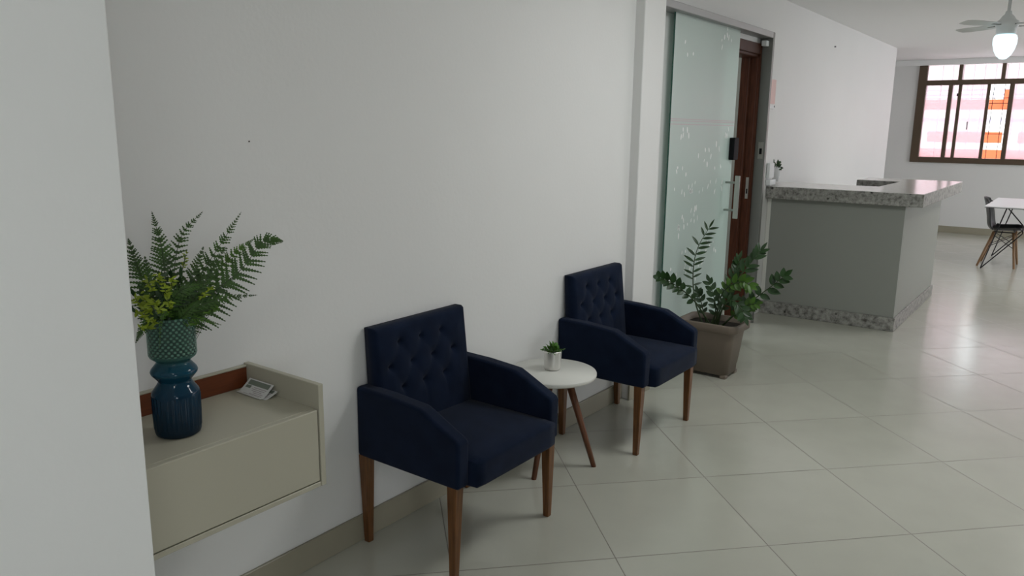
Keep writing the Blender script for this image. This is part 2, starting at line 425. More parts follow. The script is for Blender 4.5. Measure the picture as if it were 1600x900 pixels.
for k, (y0, y1) in enumerate(((-.195, .24), (-.765, -.245), (-1.37, -.815), (-1.95, -1.42), (-2.5, -2.0), (-2.95, -2.55))):
    wpart('window_pane', PX, PX+.004, y0, y1, 2.375, 2.605, M['ribbed'])
for k, (y0, y1) in enumerate(((-.08, .24), (-.215, -.135), (-.60, -.26), (-1.55, -.955), (-2.2, -1.60), (-2.95, -2.25))):
    wpart('window_pane', PX, PX+.004, y0, y1, 1.185, 2.30, M['ribbed'])
w2 = empty('window_2', (WX, -4.58, 1.1)); struct(w2)     # its neighbour, outside the frame to the right
for y0, y1, z0, z1 in ((-5.8, -5.7, 1.1, 2.605), (-3.45, -3.35, 1.1, 2.605), (-5.7, -3.45, 1.1, 1.185), (-5.7, -3.45, 2.30, 2.375), (-4.6, -4.54, 1.185, 2.605)):
    bx('window_frame', FX0-WX, FX1-WX, y0+4.58, y1+4.58, z0-1.1, z1-1.1, M['frame'], w2, bevel=.003, seg=1)
for y0, y1 in ((-5.7, -4.6), (-4.54, -3.45)):
    for z0, z1 in ((1.185, 2.30), (2.375, 2.605)):
        bx('window_pane', .03, .034, y0+4.58, y1+4.58, z0-1.1, z1-1.1, M['ribbed'], w2)
wpart('latch', FX0-.012, FX0, -.225, -.235+.03, 2.13, 2.17, M['blackmetal'])
wpart('latch', FX0+.01, FX0+.03, -.40, -.385, 1.62, 1.74, M['rail'])
gr = empty('window_grille', (WX+.13, -1.3, 1.1))
tag(gr, 'thin dark security grille behind the far window, seen through its open gap', 'grille')
for k in range(12):
    y = .1-k*.145-.055
    bx('vertical_bar', -.005, .005, y+1.3-.004, y+1.3+.004, 0, 1.5, M['blackmetal'], gr)
for z in (.46, .92, 1.0, 1.26):
    bx('horizontal_bar', -.004, .006, -1.7, 1.6, z-.004, z+.004, M['blackmetal'], gr)

# building across the street
bd = empty('apartment_building', (19, -1, -3))
tag(bd, 'white building with orange bands outside, seen through the far window', 'building')
def fb(name, y0, y1, z0, z1, m, dx=0.0, p=None):
    return bx(name, -dx, 0.0 if dx else 3.0, y0+1, y1+1, z0+3, z1+3, m, p or bd)
fb('wall', -14, 5, -3, 2.95, M['f_white'])
fb('orange_band', -14, 5, .55, 1.24, M['f_orange'], .04)
for y0, y1 in ((-.47, .9), (-2.6, -.75), (-4.8, -3.0), (1.3, 2.6)):
    fb('orange_panel', y0, y1, 1.38, 1.60, M['f_orange'], .05)
fb('grey_ledge', -14, 5, 1.80, 1.875, M['f_grey'], .12)
fb('orange_band', -14, 5, 2.05, 2.25, M['f_orange'], .04)
fb('orange_column', -.55, -.42, 2.06, 2.44, M['f_orange'], .08)
for z in (2.35, 2.45): fb('railing', -6, 5, z-.012, z+.008, M['f_grey'], .03)
for k in range(26): fb('railing', -3+k*.25, -2.99+k*.25, 2.26, 2.55, M['f_grey'], .02)

# ------------------------------------------------------------------ sliding glass door
dr = empty('door_1', (5.0, .08, 0)); struct(dr)
def dpart(name, x0, x1, y0, y1, z0, z1, m, p=None, bevel=.003, seg=1):
    return bx(name, x0-5, x1-5, y0-.08, y1-.08, z0, z1, m, p or dr, bevel=bevel, seg=seg)
dpart('glass_panel', 4.568, 5.642, .076, .086, .012, 2.262, M['frosted'], bevel=.001)
# etched double line and frosted flecks on the glass face
bm = bmesh.new()
for z in (1.590, 1.611, 1.622):
    box(bm, 4.57-5, 5.64-5, -.0052, -.0042, z-.0028, z+.0028)
obj('etched_line', bm, M['etchline'], dr)
bm = bmesh.new(); rnd = random.Random(3)
def fleck(x, z, h, w, tilt):
    n = 8; vs = []
    for k in range(n):
        a = 2*PI*k/n; px, pz = w*math.cos(a), h*math.sin(a)
        vs.append(bm.verts.new((x+px*math.cos(tilt)-pz*math.sin(tilt)-5, -.0050, z+px*math.sin(tilt)+pz*math.cos(tilt))))
    bm.faces.new(vs)
for (cx, cz, n, sx, sz) in ((4.75, 1.52, 5, .15, .05), (4.9, 1.40, 4, .2, .1), (5.25, 1.40, 5, .12, .06), (5.35, 1.28, 4, .1, .08), (4.72, 1.33, 3, .05, .06), (4.95, 1.16, 12, .25, .045), (5.3, 1.16, 5, .15, .04),
                            (4.82, .93, 8, .09, .05), (5.0, 1.0, 9, .07, .07), (5.28, .74, 7, .15, .05), (4.9, .72, 7, .12, .08), (5.1, .60, 6, .2, .05), (4.72, .60, 4, .08, .06), (5.4, 2.18, 7, .12, .05), (4.75, 2.1, 3, .1, .08), (5.5, 1.53, 4, .06, .03)):
    for k in range(n):
        fleck(cx+rnd.gauss(0, sx*.6), cz+rnd.gauss(0, sz*.6), rnd.uniform(.010, .024), rnd.uniform(.005, .011), rnd.uniform(-.5, .5))
obj('etched_fleck', bm, M['etch'], dr)
dpart('glass_edge', 4.5675, 4.5685, .0762, .0858, .013, 2.261, M['edge'], bevel=0)
dpart('top_rail', 4.25, 6.21, .03, .13, 2.255, 2.30, M['rail'])
dpart('side_profile', 6.21, 6.25, .03, .13, 0, 2.30, M['alu'])
st = dpart('strike_plate', 6.2085, 6.21, .045, .085, 1.34, 1.47, M['steel'], bevel=0)
bx('latch_hole', 6.2075-5, 6.2085-5, .055-.08, .075-.08, 1.375, 1.42, M['black'], st)
dpart('end_stop', 6.15, 6.21, .06, .10, 2.195, 2.235, M['whiteplastic'])
lk = dpart('door_lock', 5.565, 5.655, .036, .076, 1.345, 1.505, M['black'], bevel=.006, seg=2)
bx('thumb_turn', 5.655-5, 5.672-5, .050-.08, .066-.08, 1.455, 1.48, M['black'], lk)
hd = dpart('door_handle', 5.541, 5.553, -.030, .006, .925, 1.235, M['steel'], bevel=.002)
for z in (1.185, .985):
    bm = bmesh.new(); tube(bm, [(5.5475-5, .004-.08, z), (5.5475-5, .076-.08, z)], .008, 12)
    obj('handle_standoff', bm, M['steel'], hd)
# wooden frame of the doorway behind it
df = empty('door_2', (5.76, .2, 0)); struct(df)
def fpart(name, x0, x1, y0, y1, z0, z1, m, p=None):
    return bx(name, x0-5.76, x1-5.76, y0-.2, y1-.2, z0, z1, m, p or df, bevel=.003, seg=1)
rj = fpart('door_jamb', 6.19, 6.22, .128, .264, 0, 2.12, M['doorwood'])
fpart('door_jamb', 5.37, 5.40, .132, .264, 0, 2.12, M['doorwood'])
fpart('door_head', 5.37, 6.22, 0.128, .264, 2.115, 2.16, M['doorwood'])
fpart('casing', 6.186, 6.21, .108, .132, 0, 2.215, M['doorwood'])
fpart('casing', 5.66, 6.186, .112, .132, 2.135, 2.215, M['doorwood'])
fpart('door_stop', 6.184, 6.19, .185, .20, 0, 2.115, M['doorwood'])
s2 = fpart('strike_plate', 6.188, 6.19, .135, .158, 1.02, 1.19, M['steel'])
bx('latch_hole', 6.187-5.76, 6.188-5.76, .141-.2, .152-.2, 1.06, 1.10, M['black'], s2)

# ------------------------------------------------------------------ pink notice, dispenser, wall plant, marks
n = empty('notice', (6.56, .13, 1.87)); tag(n, 'pale pink notice sheet on the wall right beside the door profile', 'notice')
bx('sheet', -.08, .088, -.003, 0, -.095, .10, M['pink'], n)
bx('holder', -.09, .05, -.012, 0, -.135, -.105, M['whiteplastic'], n, bevel=.002)
bx('hook', .05, .062, -.014, 0, -.122, -.108, M['blackmetal'], n)
n = empty('dispenser', (6.62, .13, 1.11)); tag(n, 'small white dispenser on the wall end, above the granite counter', 'dispenser')
bx('dispenser_body', -.05, .07, -.03, -.001, .055, .185, M['whiteplastic'], n, bevel=.008, seg=3)
bx('drip_tray', -.05, .10, -.04, -.001, .0, .045, M['whiteplastic'], n, bevel=.006, seg=2)
bm = bmesh.new(); tube(bm, [(1.466, -.002, 1.502), (1.466, .001, 1.502)], .0025, 10)
tag(obj('nail_hole', bm, M['gap']), 'tiny dark nail hole high on the white wall above the cabinet', 'nail hole')
bm = bmesh.new(); tube(bm, [(8.936, .285, 2.44), (8.936, .302, 2.44)], .008, 10)
tag(obj('wall_hook', bm, M['rail']), 'tiny grey hook high on the wall above the counter', 'hook')

# leaf helpers -----------------------------------------------------
def leaf(bm, base, dirv, nrm, L, Wd, mi=0, fold=.15, droop=.1, point=1.0):
    """an oval leaflet from base along dirv lying across nrm"""
    dirv = dirv.normalized(); side = dirv.cross(nrm).normalized(); up = side.cross(dirv).normalized()
    N = 6; rows = []
    for i in range(N+1):
        t = i/N
        w = Wd*.5*math.sin(PI*min(1, t**.85))**point if 0 < t < 1 else .0006
        c = base+dirv*(L*t)-up*(droop*L*t*t)
        rows.append((bm.verts.new(c-side*w+up*fold*w), bm.verts.new(c), bm.verts.new(c+side*w+up*fold*w)))
    for a, b in zip(rows[:-1], rows[1:]):
        for q in ((a[0], a[1], b[1], b[0]), (a[1], a[2], b[2], b[1])):
            fc = bm.faces.new(q); fc.material_index = mi; fc.smooth = True

def bez(pts, n):
    """Catmull-Rom through pts"""
    P = [Vector(p) for p in pts]; P = [P[0]*2-P[1]]+P+[P[-1]*2-P[-2]]; out = []
    m = len(P)-3
    for i in range(n+1):
        t = i/n*m; k = min(int(t), m-1); u = t-k
        a, b, c, e = P[k:k+4]
        out.append(.5*((2*b)+(-a+c)*u+(2*a-5*b+4*c-e)*u*u+(-a+3*b-3*c+e)*u**3))
    return out

# small trailing plant in a white wall pot by the end of the door wall
pl = empty('wall_plant', (7.15, .24, 1.28)); tag(pl, 'small green plant in a white wall pot above the far side of the counter', 'plant')
bm = bmesh.new(); lathe(bm, [(0, -.17), (.03, -.17), (.045, -.05), (.045, -.045), (.038, -.05), (0, -.055)], 20); obj('pot', bm, M['whiteplastic'], pl)
bm = bmesh.new(); rnd = random.Random(5)
for k in range(26):
    a = rnd.uniform(0, 2*PI); dv = Vector((math.cos(a), math.sin(a)*.6, rnd.uniform(-.2, 1.2)))
    leaf(bm, Vector((0, 0, -.05))+dv*rnd.uniform(.01, .06), dv, Vector((-.7, -.7, .3)), rnd.uniform(.035, .05), .025)
for v in bm.verts: v.co.y = min(v.co.y, .05)
obj('foliage', bm, M['leaf'], pl, smooth=True)

# ------------------------------------------------------------------ reception counter
ct = empty('reception_counter', (7.6, -.5, 0)); tag(ct, 'grey U-shaped reception counter with thick speckled granite top and plinth', 'counter')
def cpart(name, bm_boxes, m, bevel=.003):
    bm = bmesh.new()
    for b in bm_boxes: box(bm, b[0]-7.6, b[1]-7.6, b[2]+.5, b[3]+.5, b[4], b[5])
    return obj(name, bm, m, ct, bevel=bevel, seg=1)
bm = bmesh.new(); prism(bm, [(x-7.6, y+.5) for x, y in [(6.6025, .1285), (6.6025, -1.0695), (8.6875, -1.0695), (8.6875, -.2225), (8.2025, -.2225), (8.2025, -.6125), (7.2775, -.6125), (7.2775, .2985), (6.7385, .2985), (6.7385, .1285)]], 1.0995, 1.1012, 'z')
obj('painted_reflection', bm, M['slabtop'], ct)  # thin pale layer on the granite top, carrying the painted reflection
cpart('front_panel', [(6.66, 6.70, -.945, .095, .11, 1.0)], M['panel'], .002)
cpart('side_panel', [(6.70, 8.42, -.945, -.905, .11, 1.0)], M['panel'], .002)
cpart('back_panel', [(8.38, 8.42, -.905, -.25, .11, 1.0)], M['panel'], .002)
cpart('wall_end_panel', [(6.66, 6.70, .095, .128, 0, 1.0)], M['white'], .002)
def poly_part(name, poly, z0, z1, m):
    bm = bmesh.new(); prism(bm, [(x-7.6, y+.5) for x, y in poly], z0, z1, 'z'); return obj(name, bm, m, ct, bevel=.003, seg=1)
poly_part('granite_top', [(6.60, .129), (6.60, -1.072), (8.69, -1.072), (8.69, -.22), (8.20, -.22), (8.20, -.61), (7.28, -.61), (7.28, .299), (6.738, .299), (6.738, .129)], 1.0, 1.10, M['granite'])
poly_part('plinth', [(6.648, .128), (6.648, -.957), (8.432, -.957), (8.432, -.25), (8.38, -.25), (8.38, -.905), (6.70, -.905), (6.70, .128)], 0, .11, M['granite'])

# ------------------------------------------------------------------ wall cabinet
cb = empty('wall_cabinet', (1.1, 0, .5)); tag(cb, 'floating beige wall cabinet with a red-brown back strip, under the fern', 'cabinet')
def kpart(name, x0, x1, y0, y1, z0, z1, m, bevel=.0015):
    return bx(name, x0-1.1, x1-1.1, y0, y1, z0-.5, z1-.5, m, cb, bevel=bevel, seg=1)
kpart('top_panel', .815, 1.401, -.334, -.001, .722, .742, M['laminate'])
kpart('side_panel', 1.401, 1.419, -.358, -.001, .503, .817, M['laminate'])
kpart('bottom_panel', .815, 1.401, -.356, -.001, .503, .518, M['laminate'])
kpart('inner_carcass', .83, 1.39, -.33, -.002, .518, .722, M['gap'])
kpart('drawer_front', .815, 1.397, -.356, -.336, .5215, .742, M['laminate'], .002)
kpart('back_strip', .815, 1.401, -.016, -.002, .742, .806, M['brownstrip'])
kpart('strip_edge', .815, 1.401, -.018, -.001, .806, .812, M['laminate'])

# leaflets ---------------------------------------------------------
def leaflet(name, loc, rz, L, Wd, curl, label):
    o = empty(name, loc, rz); tag(o, label, 'leaflet', 'folded leaflets on the cabinet')
    def sheet(mesh, m, x0, x1, y0, y1, th, dz):
        n = 14; rows = []
        for i in range(n+1):
            u = x0+(x1-x0)*i/n; z = curl(u)+dz
            rows.append([mesh.verts.new((u*L, y*Wd, z+h)) for y in (y0, y1) for h in (0, th)])
        for a, b in zip(rows[:-1], rows[1:]):
            for q in ((0, 1), (1, 3), (3, 2), (2, 0)):
                mesh.faces.new((a[q[0]], a[q[1]], b[q[1]], b[q[0]]))
        mesh.faces.new((rows[0][0], rows[0][2], rows[0][3], rows[0][1])); mesh.faces.new((rows[-1][0], rows[-1][1], rows[-1][3], rows[-1][2]))
    bm = bmesh.new(); sheet(bm, 0, 0, 1, -.5, .5, .0012, 0.0005); bmesh.ops.recalc_face_normals(bm, faces=bm.faces[:]); obj('sheet', bm, M['paper'], o)
    bm = bmesh.new(); sheet(bm, 0, .70, .94, -.42, .42, .0003, .0019); obj('printed_band', bm, M['print'], o)
    bm = bmesh.new(); sheet(bm, 0, .52, .66, .22, .42, .0003, .0019); obj('printed_mark', bm, M['print'], o)
    bm = bmesh.new()
    for k, (a, b) in enumerate(((-.4, .1), (-.38, .14), (-.3, .1), (-.4, .0), (-.4, .1), (-.36, .3))):
        uu = .60-k*.09; sheet(bm, 0, uu, uu+.022, a, b, .0003, .0019)
    obj('printed_line', bm, M['ink'], o)
    return o
leaflet('leaflet', (1.344, -.098, .7425), 0, .052, .120, lambda u: .0005+.031*(max(0, u-.22)/.78)**1.15+.004*max(0, .2-u), 'folded white leaflet with a dark printed band, lying on top of another')
leaflet('leaflet', (1.352, -.116, .7422), 0, .046, .112, lambda u: .0003+.014*(max(0, u-.15)/.85)**1.2, 'second white leaflet, half hidden under the one with the dark band')

# ------------------------------------------------------------------ glass vase
vs = empty('flower_vase', (1.058, -.200, .7422)); tag(vs, 'blue-green glass vase with a pinched ringed waist, standing on the beige cabinet', 'vase')
def prof_interp(pr, n):
    out = []
    for (a, b) in zip(pr[:-1], pr[1:]):
        for i in range(n): t = i/n; out.append((a[0]+(b[0]-a[0])*t, a[1]+(b[1]-a[1])*t))
    return out+[pr[-1]]
outer = [(.0001, 0), (.050, 0), (.056, .004), (.0585, .012), (.0600, .060), (.0605, .112), (.0590, .119), (.046, .137), (.041, .146), (.042, .150), (.057, .168), (.0590, .174), (.056, .181), (.043, .197), (.042, .202), (.057, .214), (.0600, .221), (.0595, .300), (.0590, .322)]
inner = [(.0555, .322), (.056, .222), (.0535, .218), (.039, .203), (.039, .196), (.053, .180), (.0555, .174), (.053, .168), (.038, .150), (.037, .144), (.055, .116), (.0560, .02), (.05, .012), (.0001, .012)]
def vase_fn(a, z, rr):

    if .02 < z < .108: return .0011*math.cos(a*30)
    return 0
po = []
for (a, b) in zip(outer[:-1], outer[1:]):
    n = max(1, int(abs(b[1]-a[1])/.0024)); 
    for i in range(n): t = i/n; po.append((a[0]+(b[0]-a[0])*t, a[1]+(b[1]-a[1])*t))
po.append(outer[-1])
bm = bmesh.new(); lathe(bm, po, 156, vase_fn); lathe(bm, inner, 64)
bmesh.ops.remove_doubles(bm, verts=bm.verts[:], dist=1e-6)
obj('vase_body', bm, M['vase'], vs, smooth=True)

# ------------------------------------------------------------------ fern bouquet in the vase (pixel-measured, at real depth)
bq = empty('fern_bouquet', (1.058, -.200, .76)); tag(bq, 'bushy bunch of green fern fronds with yellow-green sprigs in the glass vase', 'plant')
BO = Vector((1.058, -.200, .76))
CAMP = Vector((0, -2.0815, 1.55))
def at(px, py, y):           # a measured picture point turned into a place in the room, at wall distance y
    v = r*((px-800)/1218.684)+d*((py-450)/1218.684)+f
    t = (y-CAMP.y)/v.y
    return CAMP+v*t
def frond(pts, wmax, m, npin=17, dens=1.45, depths=None, nrm=None, toothed=True, name='fern_frond'):
    P = [at(px, py, y)-BO for px, py, y in pts]
    C = bez(P, 60); bm = bmesh.new()
    tot = len(C)-1
    tube(bm, C[::3], [.0018*(1-.7*i/20) for i in range(len(C[::3]))], 6, mi=1)
    start = .20; npin = int(npin*dens)
    for k in range(npin):
        t = start+(1-start)*(1-(1-k/npin)**1.35); i = min(tot-1, int(t*tot))
        p = C[i]; tg = (C[i+1]-C[i]).normalized()
        nn = (nrm or Vector((-.55, -.8, .25))).normalized()
        side = tg.cross(nn).normalized()
        s = (t-start)/(1-start)
        env = (min(1, (s+.25)/.42))*(1-s)**.95*1.12 + .03
        Lp = wmax*env
        for sg in (-1, 1):
            jit = random.uniform(-.06, .06)
            ang = math.radians(64-26*s)+jit
            dv = tg*math.cos(ang)+side*sg*math.sin(ang)-nn*random.uniform(-.12, .05)-Vector((0, 0, .12))
            dv.normalize(); sd = dv.cross(nn).normalized(); wp = Lp*.10+.0021
            nt = max(3, int(Lp/.0065)); prev = None
            c0 = p
            for q in range(nt):
                a, b = q/nt, (q+1)/nt
                wa = wp*(1-a)**.7; wb = wp*(1-b)**.7*.45 if q < nt-1 else .0002
                drp = Vector((0, 0, -.10*Lp))
                A = c0+dv*Lp*a+drp*a*a; B = c0+dv*Lp*b+drp*b*b; mid = c0+dv*Lp*(a+(b-a)*.75)+drp*a*b
                v0 = bm.verts.new(A-sd*wa*.45); v1 = bm.verts.new(mid-sd*wa); v2 = bm.verts.new(B-sd*wb)
                v3 = bm.verts.new(B+sd*wb); v4 = bm.verts.new(mid+sd*wa); v5 = bm.verts.new(A+sd*wa*.45)
                cc = [bm.verts.new(A-nn*.0006), bm.verts.new(B-nn*.0006)]
                bm.faces.new((v0, v1, v2, cc[1], cc[0])); bm.faces.new((cc[0], cc[1], v3, v4, v5))
    return obj(name, bm, [m, M['stem']], bq)
K = 0.00165
F = M['fern']; F2 = M['fern2']
MO = (264, 512)
fr = [
 ([(262, 600, -.20), (262, 515, -.2), (258, 430, -.19), (252, 385, -.18), (237, 330, -.17)], 40, F, 20),
 ([(264, 600, -.20), (265, 515, -.2), (270, 440, -.16), (283, 370, -.13), (317, 330, -.10)], 34, F, 18),
 ([(266, 600, -.20), (268, 515, -.2), (296, 455, -.20), (338, 392, -.20), (377, 331, -.19)], 42, F, 22),
 ([(267, 600, -.20), (270, 515, -.2), (320, 468, -.22), (378, 420, -.25), (412, 376, -.26), (443, 377, -.28)], 52, F, 24),
 ([(267, 600, -.20), (270, 515, -.2), (310, 480, -.25), (355, 465, -.28), (402, 461, -.30)], 22, F, 18),
 ([(267, 600, -.20), (270, 515, -.2), (295, 498, -.25), (320, 500, -.28), (346, 508, -.29)], 12, F2, 14),
 ([(260, 600, -.20), (258, 515, -.2), (228, 450, -.19), (212, 410, -.19), (200, 372, -.18)], 36, F, 18),
 ([(264, 600, -.20), (266, 515, -.2), (285, 470, -.22), (305, 420, -.22), (318, 385, -.21)], 34, F, 16),
 ([(258, 600, -.20), (254, 515, -.2), (236, 500, -.24), (222, 515, -.26), (212, 536, -.27)], 20, F, 14),
 ([(264, 600, -.20), (264, 515, -.2), (262, 488, -.27), (252, 500, -.30), (249, 545, -.31)], 10, F2, 14),
 ([(266, 600, -.20), (270, 515, -.2), (320, 450, -.17), (362, 400, -.16), (398, 372, -.15)], 38, F2, 20),
 ([(266, 600, -.20), (268, 515, -.2), (300, 470, -.23), (330, 425, -.25), (352, 385, -.26)], 36, F, 18),
 ([(266, 600, -.20), (268, 515, -.2), (310, 485, -.22), (345, 450, -.23), (372, 430, -.24)], 30, F, 16),
 ([(263, 600, -.20), (262, 515, -.2), (270, 470, -.25), (290, 450, -.28), (325, 445, -.30)], 26, F, 16),
 ([(263, 600, -.20), (260, 515, -.2), (240, 470, -.22), (232, 430, -.21), (226, 400, -.20)], 30, F, 16),
 ([(266, 600, -.20), (268, 515, -.2), (285, 495, -.26), (300, 480, -.29), (312, 472, -.30)], 22, F, 14),
]
for pts, w, m_, np_ in fr: frond(pts, w*K, m_, np_)
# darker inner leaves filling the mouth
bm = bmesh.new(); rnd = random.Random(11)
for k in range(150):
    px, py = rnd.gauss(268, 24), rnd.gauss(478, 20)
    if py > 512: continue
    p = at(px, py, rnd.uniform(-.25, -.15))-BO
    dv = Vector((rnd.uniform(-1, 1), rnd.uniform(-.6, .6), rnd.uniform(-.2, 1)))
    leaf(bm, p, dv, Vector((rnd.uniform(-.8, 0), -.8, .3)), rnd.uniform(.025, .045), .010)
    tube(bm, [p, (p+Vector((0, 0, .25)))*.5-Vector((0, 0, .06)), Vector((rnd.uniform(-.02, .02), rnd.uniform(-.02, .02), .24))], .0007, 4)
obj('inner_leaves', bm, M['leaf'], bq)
def sprig(c, size, m):
    bm = bmesh.new(); base = at(*c)-BO; foot = Vector((rnd.uniform(-.015, .015), rnd.uniform(-.015, .015), .26))
    tube(bm, [foot, (foot+base)*.5+Vector((0, 0, .02)), base], .0012, 5, mi=1)
    for k in range(16):
        a = rnd.uniform(0, 2*PI); e = rnd.uniform(-.3, 1)
        dv = Vector((math.cos(a), math.sin(a)*.7-.3, e))
        st = base+(base-foot).normalized()*rnd.uniform(-.035, .01)
        leaf(bm, st, dv, Vector((-.5, -.8, .4)), size*rnd.uniform(.7, 1.2), size*.34, droop=.2)
    return obj('yellow_sprig', bm, [m, M['stem']], bq)
for c in ((232, 440, -.26), (222, 462, -.27), (246, 430, -.25), (258, 452, -.27), (240, 470, -.28), (226, 482, -.27), (262, 468, -.28), (215, 490, -.27), (234, 500, -.28), (268, 440, -.25), (250, 484, -.28), (214, 470, -.25), (290, 400, -.15), (325, 455, -.29), (222, 512, -.27)):
    sprig(c, .0155 if c[0] < 280 else .012, M['yellow'])
for c in ((338, 482, -.29), (305, 505, -.28)):
    sprig(c, .014, M['fern2'])

# ------------------------------------------------------------------ armchair
def make_armchair(loc, label):
    t = empty('armchair', loc); tag(t, label, 'armchair', 'navy tufted armchairs by the wall')
    Nv = M['navy']
    # seat cushion box, bulging on top
    def pad(name, x0, x1, y0, y1, z0, z1, rad, puff, topfn=None):
        bm = bmesh.new(); nx, ny, nz = 14, 14, 5
        def sup(u, p): return (1 if u >= 0 else -1)*(abs(u)**p)
        bmesh.ops.create_cube(bm, size=2)
        bmesh.ops.subdivide_edges(bm, edges=bm.edges[:], cuts=9, use_grid_fill=True)
        hx, hy, hz = (x1-x0)/2, (y1-y0)/2, (z1-z0)/2
        for v in bm.verts:
            X, Y, Z = v.co.x*hx, v.co.y*hy, v.co.z*hz
            ix, iy, iz = max(-hx+rad, min(hx-rad, X)), max(-hy+rad, min(hy-rad, Y)), max(-hz+rad, min(hz-rad, Z))
            dd = Vector((X-ix, Y-iy, Z-iz))
            if dd.length > 1e-9: dd = dd.normalized()*rad
            p = Vector((ix, iy, iz))+dd
            if puff and v.co.z > .2: p.z += puff*(1-v.co.x**2)*(1-v.co.y**2)
            v.co = p+Vector(((x0+x1)/2, (y0+y1)/2, (z0+z1)/2))
            if topfn: v.co = topfn(v.co)
        return obj(name, bm, Nv, t, smooth=True)
    pad('seat', -.2455, .2455, -.528, -.07, .335, .440, .016, .018)
    # arms
    for s in (-1, 1):
        bm = bmesh.new()
        poly = [(-.002, .345), (-.002, .617), (-.16, .614), (-.318, .602), (-.345, .590), (-.488, .520), (-.496, .505), (-.494, .345)]
        prism(bm, poly, s*.247, s*.309, 'x')
        obj('armrest', bm, Nv, t, bevel=.014, seg=4)
    # tufted back
    bm = bmesh.new(); nx, nz = 92, 72
    x0, x1 = -.262, .250; z0, z1 = .40, .830
    rows = [(.760, [-.168, -.050, .066]), (.673, [-.222+.003, -.108, .008, .124][0:4]), (.586, [-.160, -.046, .068])]
    rows = [(.758, [-.165, -.048, .069, ]), (.673, [-.223+.0, -.106, .011, .128]), (.586, [-.165, -.048, .069])]
    rows = [(z, [x+.028 for x in xs]) for z, xs in rows]
    B = [(x, z) for z, xs in rows for x in xs]
    segs = []
    for i, (xa, za) in enumerate(B):
        for (xb, zb) in B[i+1:]:
            if abs(abs(za-zb)-.087) < .01 and abs(abs(xa-xb)-.0585) < .02: segs.append((xa, za, xb, zb))
    def yfront(x, z):
        tt = (z-z0)/(z1-z0); base = -.105+.048*tt
        ex = min(x-x0, x1-x); ez = z1-z
        e = min(ex, ez); 
        puff = 0.010*min(1, max(0, e)/.07)
        q = 0
        for (bx_, bz_) in B:
            dd = math.hypot(x-bx_, z-bz_)
            q += .012*math.exp(-(dd/.010)**2)+.010*math.exp(-(dd/.030)**2)
        c = 0
        for (xa, za, xb, zb) in segs:
            ux, uz = xb-xa, zb-za; L2 = ux*ux+uz*uz; k = max(0, min(1, ((x-xa)*ux+(z-za)*uz)/L2))
            dd = math.hypot(x-xa-ux*k, z-za-uz*k); c = max(c, .0022*math.exp(-(dd/.014)**2))
        for (bx_, bz_) in B:
            if bz_ < .6 and z < bz_:
                c = max(c, .0035*math.exp(-((x-bx_)/.009)**2)*max(0, 1-(bz_-z)/.12))
        edge = 0
        rr = .018
        if e < rr: edge = rr-math.sqrt(max(0, rr*rr-(rr-e)**2))
        return base-puff+q+c+edge
    def yback(z): tt = (z-z0)/(z1-z0); return -.028+.022*tt
    G = []
    for j in range(nz+1):
        row = []
        for i in range(nx+1):
            x = x0+(x1-x0)*i/nx; z = z0+(z1-z0)*j/nz
            row.append(bm.verts.new((x, yfront(x, z), z)))
        G.append(row)
    for j in range(nz):
        for i in range(nx):
            bm.faces.new((G[j][i], G[j][i+1], G[j+1][i+1], G[j+1][i]))
    def bk(v): return bm.verts.new((v.co.x, yback(v.co.z), v.co.z))
    loop = [G[0][i] for i in range(nx+1)]+[G[j][nx] for j in range(1, nz+1)]+[G[nz][i] for i in range(nx-1, -1, -1)]+[G[j][0] for j in range(nz-1, 0, -1)]
    bl = [bk(v) for v in loop]; n = len(loop)
    for k in range(n): bm.faces.new((loop[k], bl[k], bl[(k+1) % n], loop[(k+1) % n]))
    bm.faces.new(bl[::-1])
    bmesh.ops.recalc_face_normals(bm, faces=bm.faces[:])
    ob = obj('backrest', bm, Nv, t, smooth=True)
    first = None
    for (x, z) in B:
        if first is None:
            bm = bmesh.new(); lathe(bm, [(0, .003), (.004, .0025), (.0065, 0), (.0065, -.002), (0, -.002)], 14)
            bmesh.ops.rotate(bm, verts=bm.verts[:], cent=(0, 0, 0), matrix=Matrix.Rotation(PI/2, 3, 'X'))
            first = obj('button', bm, M['button'], ob); b2 = first
        else:
            b2 = first.copy(); COL.objects.link(b2)
        b2.location = (x, yfront(x, z)-.001, z)
    # under-frame and legs
    bx('seat_frame', -.24, .24, -.46, -.03, .338, .40, M['navy'], t)
    for sx in (-1, 1):
        for yy, front in ((-.462, 1), (-.030, 0)):
            bm = bmesh.new()
            a, b = .021, .0125
            cx0, cy0 = sx*.285, yy if front else yy+.002
            cx1, cy1 = sx*.291, (yy+.001 if front else yy-.004)
            if not front: cy0 = -.026
            V = []
            for (cx, cy, h, z) in ((cx1, cy1, b, 0), (cx0, cy0, a, .35)):
                V.append([bm.verts.new((cx+p*h, cy+q*h, z)) for p, q in ((-1, -1), (1, -1), (1, 1), (-1, 1))])
            bm.faces.new(V[0][::-1]); bm.faces.new(V[1])
            for k in range(4): bm.faces.new((V[0][k], V[0][(k+1) % 4], V[1][(k+1) % 4], V[1][k]))
            obj('leg', bm, M['legwood'], t, bevel=.003, seg=2)
    return t
A1 = make_armchair((2.170, 0, 0), 'navy tufted armchair nearest the camera, left of the round white table')
A2 = copy_tree(A1); A2.location = (3.525, 0, 0)
A2['label'] = 'navy tufted armchair between the round white table and the potted plant'

